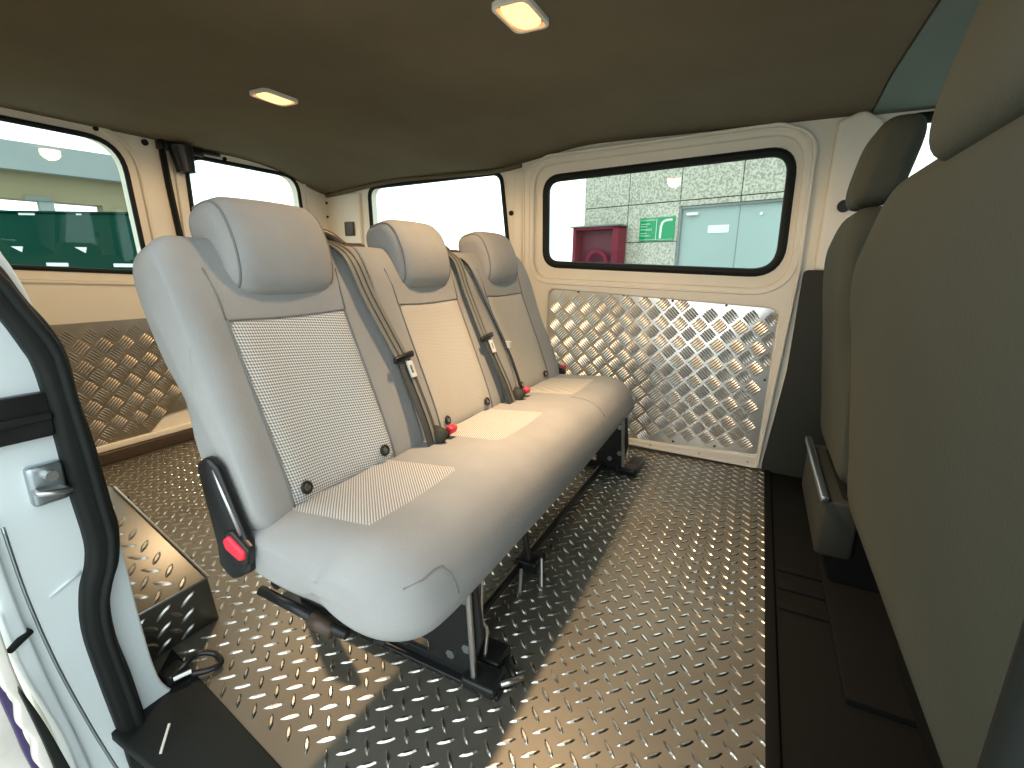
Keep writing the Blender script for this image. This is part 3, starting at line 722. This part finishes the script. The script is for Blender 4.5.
MB().tube([(x, -.2275, .452) for x in [.48 + .02 * i for i in range(36)]], .003, 6).build('lower_seam', 'seam', bkk, True)
MB().box((1.228, -.232, .575), (1.244, -.212, .60)).build('seam_tab', 'darktrim', bkk, bevel=.002)
loft(.42, 1.22, spline([(-.32, .30), (-.30, .40), (-.42, .47), (-.75, .47), (-.84, .42), (-.82, .33), (-.6, .30)], 5, True), (.06, .06)).build('seat_cushion', 'fabric_front', FP, True)
MB().box((.44, -.78, .004), (1.18, -.36, .30)).build('seat_base', 'rubber_mat', FP, bevel=.02)
def front_headrest(c, w2, S, yc, zc, h=.105, tap=.0):
    lp = superloop(.055, h, 3.2, 40)
    def d(x, q, t): a, s = q[1], q[2]; return (c + (x - c) * (1 - tap * (s / h)), yc - .20 * s - a, zc + s)
    o = loft(c - w2, c + w2, lp, (.05, .05), d, nx=30).build('headrest', 'fabric_front', S, True)
    for sx in (-1, 1): MB().tube([(c + sx * .05, yc, zc - h + .01), (c + sx * .05, yc - .01, zc - h - .06)], .006, 8).build('headrest_post', 'steel', o)
front_headrest(.67, .14, FP, -.222, 1.10, .125, .05)
DS = empty('front_seat', (1.65, -.5, 0)); tag(DS, 'narrow driver seat with headrest beyond the large passenger seat back', 'seat', 'front seats seen from behind')
bkd = front_back(1.40, 1.875, 'backrest', DS, 1.0, .07, .0, .05)
loft(1.42, 1.84, spline([(-.32, .30), (-.30, .40), (-.42, .47), (-.75, .47), (-.84, .42), (-.82, .33), (-.6, .30)], 5, True), (.06, .06)).build('seat_cushion', 'fabric_front', DS, True)
front_headrest(1.625, .10, DS, -.245, 1.115)
bs = MB().box((1.42, -.78, .004), (1.84, -.26, .27)).build('seat_base', 'rubber_mat', DS, bevel=.015)
MB().box((1.38, -.225, .262), (1.90, -.205, .280)).build('base_rail', 'zinc', bs, bevel=.004)
MB().box((1.40, -.30, .10), (1.88, -.215, .262)).build('base_cover', 'darktrim', bs, bevel=.01)

# ================================================================ DOME LAMPS
for (x, y, aim, lab) in ((1.145, .572, (.04, -.34, -1.42), 'lit warm dome lamp nearest the front of the ceiling'), (1.275, 1.605, (0, 0, -1), 'lit warm dome lamp farther back on the ceiling, on the left')):
    z = ceil_z(x, y); D = empty('dome_lamp', (x, y, z)); tag(D, lab, 'ceiling lamp', 'dome lamps on the headliner')
    out = rpoly([(-.066, -.042), (-.066, .042), (.066, .042), (.066, -.042)], .02)
    plate('lamp_rim', 'offwhite', grow(out, .006), [grow(out, -.004)], lambda a, b, c: (x + a, y + b, z - .005 + c), .007, .003, D)
    ln = superloop(.060, .036, 3.2, 32); mb = MB(); V = []; F = []
    for j in range(5):
        s_ = 1 - (j / 4) ** 2 * .5; V += [(x + p[0] * s_, y + p[1] * s_, z - .006 - .012 * j / 4) for p in ln]
    for j in range(4):
        for i in range(32): F.append((j * 32 + i, j * 32 + (i + 1) % 32, (j + 1) * 32 + (i + 1) % 32, (j + 1) * 32 + i))
    F.append(tuple(128 + i for i in range(32))); mb.add(V, F).build('lamp_lens', 'lens', D, True)
    la = bpy.data.lights.new('lamp_bulb', 'SPOT'); la.energy = LAMP_WATT * (.85 if aim[1] else .75); la.color = (1, .68, .40); la.shadow_soft_size = .03; la.spot_size = math.radians(80 if aim[1] else 98); la.spot_blend = 1
    lo = bpy.data.objects.new('lamp_bulb', la); COL.objects.link(lo); lo.parent = D; lo.location = (0, 0, -.035); lo.rotation_euler = Vector(aim).to_track_quat('-Z', 'Y').to_euler()
    lw = bpy.data.lights.new('lamp_spill', 'SPOT'); lw.energy = 19 if aim[1] else 14; lw.color = (1, .66, .36); lw.shadow_soft_size = .04; lw.spot_size = math.radians(176); lw.spot_blend = .3
    l2 = bpy.data.objects.new('lamp_spill', lw); COL.objects.link(l2); l2.parent = D; l2.location = (0, 0, -.03)

# ================================================================ OUTSIDE
g_ = MB().box((-40, -40, -.60), (60, 60, -.50)).build('ground', 'concrete'); struct(g_, 'pale concrete yard outside the van', 'ground')
# granite building beyond the sliding door
WD = Vector((.2926, .956, 0)); WN = Vector((-.956, .2926, 0)); WO = Vector((6.2, 0, 0))
wl = lambda s, z, out=0.: tuple(WO + WD * s + WN * out + Vector((0, 0, z)))
def wbox(mb, s0, s1, z0, z1, o0, o1):
    v = [wl(s, z, o) for s in (s0, s1) for o in (o0, o1) for z in (z0, z1)]
    return mb.add(v, [(0, 1, 3, 2), (4, 6, 7, 5), (0, 4, 5, 1), (2, 3, 7, 6), (0, 2, 6, 4), (1, 5, 7, 3)])
BD = empty('granite_building', wl(0, -.5)); tag(BD, 'speckled granite tiled building outside the sliding door window', 'building')
mb = MB(); S_ = [2.51 - .725 * i for i in range(10)]; Z_ = [-.5, -.25, .23, .71, 1.19, 1.67, 2.13, 2.6, 3.05, 3.5, 3.95]
for i in range(5):
    for j in range(10):
        s0, s1, z0, z1 = max(S_[i + 1], -.78), S_[i], Z_[j], Z_[j + 1]
        if s1 < 1.08 and s0 > -.45:
            if z1 <= 1.5: continue
            z0 = max(z0, 1.60)
            if z1 - z0 < .02: continue
        wbox(mb, s0 + .006, s1 - .006, z0 + .006, z1 - .006, -.03, 0)
mb.build('granite_tiles', 'granite', BD)
wbox(wbox(wbox(MB(), -.77, 2.505, 1.6, 3.95, -2, -.02), 1.08, 2.505, -.5, 1.6, -2, -.02), -.77, -.40, -.5, 1.6, -2, -.02).build('wall_core', 'joint', BD)
dr = wbox(MB(), -.39, 1.04, -.47, 1.575, -.10, -.055).build('double_door', 'doorpaint', BD)
wbox(MB(), .345, .352, -.47, 1.575, -.056, -.05).build('leaf_joint', 'doorframe', dr)
wbox(wbox(MB(), -.40, 1.06, 1.575, 1.60, -.12, -.01), 1.035, 1.062, -.5, 1.6, -.12, -.01).build('door_casing', 'doorframe', dr)
wbox(MB(), .83, .97, 1.49, 1.525, -.055, -.01).build('door_closer', 'whitepaint', dr, bevel=.004)
pn = wbox(MB(), .45, .70, 1.275, 1.365, -.054, -.050).build('paper_notice', 'whitepaint'); tag(pn, 'small blank white notice on the pale blue-grey door', 'notice')
MB().tube([wl(.11, 1.465, -.05), wl(.11, 1.465, -.04)], .018, 12).build('white_spot', 'whitepaint', dr)
sg = wbox(MB(), 1.10, 1.585, 1.20, 1.49, .0, .015).build('green_sign', 'signgreen'); tag(sg, 'green sign with white lettering and bent white bar, beside the grey door', 'sign')
mk = MB(); wbox(mk, 1.343, 1.349, 1.215, 1.475, .015, .018)
wbox(mk, 1.11, 1.575, 1.216, 1.219, .015, .0165)
random.seed(3)
for row, (z, w0) in enumerate(((1.452, .20), (1.408, .12), (1.378, .08), (1.335, .15), (1.292, .09), (1.262, .13))):
    s = 1.565
    while s > 1.565 - w0:
        cw = random.uniform(.008, .017); hh = .018 if row in (0, 3) else .012
        wbox(mk, s - cw, s, z, z + .003, .015, .017); wbox(mk, s - cw, s, z + hh - .003, z + hh, .015, .017)
        wbox(mk, s - cw * .6, s - cw * .35, z, z + hh, .015, .017); s -= cw + .005
mk.build('sign_lettering', 'whitepaint', sg)
MB().tube([wl(1.285, 1.23, .017), wl(1.280, 1.37, .017), wl(1.262, 1.425, .017), wl(1.22, 1.445, .017), wl(1.13, 1.452, .017)], [.014, .016, .017, .017, .017], 8, flat=.3).build('sign_arrow', 'whitepaint', sg)
# fire hose box, standing out from the wall
FB = empty('fire_hose_cabinet', wl(2.1, -.5)); tag(FB, 'open fronted dark red box at the left of the granite wall', 'cabinet')
k_ = .955; O1, O0 = .22, .02
cb = MB(); A0, A1, Z0, Z1 = 1.78, 2.53, .35, 1.40
wbox(cb, A0, A0 + .09, Z0, Z1, O0, O1); wbox(cb, A1 - .05, A1, Z0, Z1, O0, O1); wbox(cb, A0, A1, Z0, Z0 + .05, O0, O1); wbox(cb, A0, A1, Z1 - .035, Z1, O0, O1)
cb.build('cabinet_body', 'maroon', FB); wbox(MB(), A0 + .05, A1 - .03, Z0 + .03, Z1 - .03, O0, O0 + .04).build('back_panel', 'maroon_dark', FB)
wbox(MB(), A0 - .02, A1 + .03, Z1, Z1 + .018, O0, O1 + .03).build('cabinet_lid', 'doorframe', FB)
MB().tube([wl(2.14 + .17 * math.cos(t), .87 + .20 * math.sin(t), .16) for t in [i * math.pi / 14 for i in range(28)]], .035, 10, True).build('hose_reel', 'maroon', FB, True)

# green container and canopy building behind the rear windows
G0 = Vector((2.4, 6.2, 0)); GD = Vector((.457, -.889, 0)); GN = Vector((-.889, -.457, 0))
gl_ = lambda s, z, o=0.: tuple(G0 + GD * s + GN * o + Vector((0, 0, z)))
def gbox(mb, s0, s1, z0, z1, o0, o1):
    v = [gl_(s, z, o) for s in (s0, s1) for o in (o0, o1) for z in (z0, z1)]
    return mb.add(v, [(0, 1, 3, 2), (4, 6, 7, 5), (0, 4, 5, 1), (2, 3, 7, 6), (0, 2, 6, 4), (1, 5, 7, 3)])
GC = empty('green_container', gl_(0, -.5)); tag(GC, 'dark green container with white patches seen through the rear windows', 'container')
gbox(MB(), -2.6, 1.42, -.42, 1.315, -2.2, 0).build('container_body', 'green', GC, bevel=.02)
def patch(*a): gbox(MB(), *a).build('reflective_patch', 'whitepaint', GC)
for s, z, w_, h_ in ((-.47, 1.29, .16, .02), (.62, 1.265, .12, .03), (-.95, 1.29, .10, .015), (.10, 1.295, .05, .015)): patch(s, s + w_, z, z + h_, 0, .006)
for s in (-.62, .02): MB().add([gl_(s, .99, .006), gl_(s + .12, .99, .006), gl_(s + .10, .935, .006), gl_(s, .99, 0), gl_(s + .12, .99, 0), gl_(s + .10, .935, 0)], [(0, 1, 2), (5, 4, 3), (0, 3, 4, 1), (1, 4, 5, 2), (2, 5, 3, 0)]).build('reflective_patch', 'whitepaint', GC)
for a in ((-.30, -.08, .80, .835), (.38, .60, .80, .835), (.60, .95, .815, .835), (.90, .98, 1.0, 1.12)): patch(*a, 0, .006)
gbox(MB(), -2.6, 1.42, 1.315, 1.33, -2.2, .02).build('top_rail', 'green', GC)
C0 = Vector((0, 14, 0)); CD = Vector((1, -.2, 0)).normalized(); CN = Vector((-.2, -1, 0)).normalized()
cl_ = lambda s, z, o=0.: tuple(C0 + CD * s + CN * o + Vector((0, 0, z)))
def cbox(mb, s0, s1, z0, z1, o0, o1):
    v = [cl_(s, z, o) for s in (s0, s1) for o in (o0, o1) for z in (z0, z1)]
    return mb.add(v, [(0, 1, 3, 2), (4, 6, 7, 5), (0, 4, 5, 1), (2, 3, 7, 6), (0, 2, 6, 4), (1, 5, 7, 3)])
CB = empty('canopy_building', cl_(3, -.5)); tag(CB, 'low building with grey fascia and tan wall above the green container', 'building')
cbox(MB(), -6, 6.75, 2.54, 3.05, -.6, .25).build('grey_fascia', 'greyfascia', CB)
cbox(MB(), -6, 6.85, 2.03, 2.54, -.5, 0).build('tan_wall', 'tan', CB)
cbox(MB(), 5.75, 6.85, -.5, 2.03, -.5, 0).build('end_wall', 'tan', CB)
for s in (4.75, 1.2, -3): cbox(MB(), s, s + .22, -.5, 2.03, -.25, 0).build('support_post', 'greyfascia', CB)
cbox(MB(), 4.55, 4.95, 2.02, 2.10, 0, .03).build('lamp_box', 'doorframe', CB)
cbox(MB(), 4.2, 4.62, 1.70, 1.86, -1, -.9).build('distant_sign_board', 'doorpaint', CB)
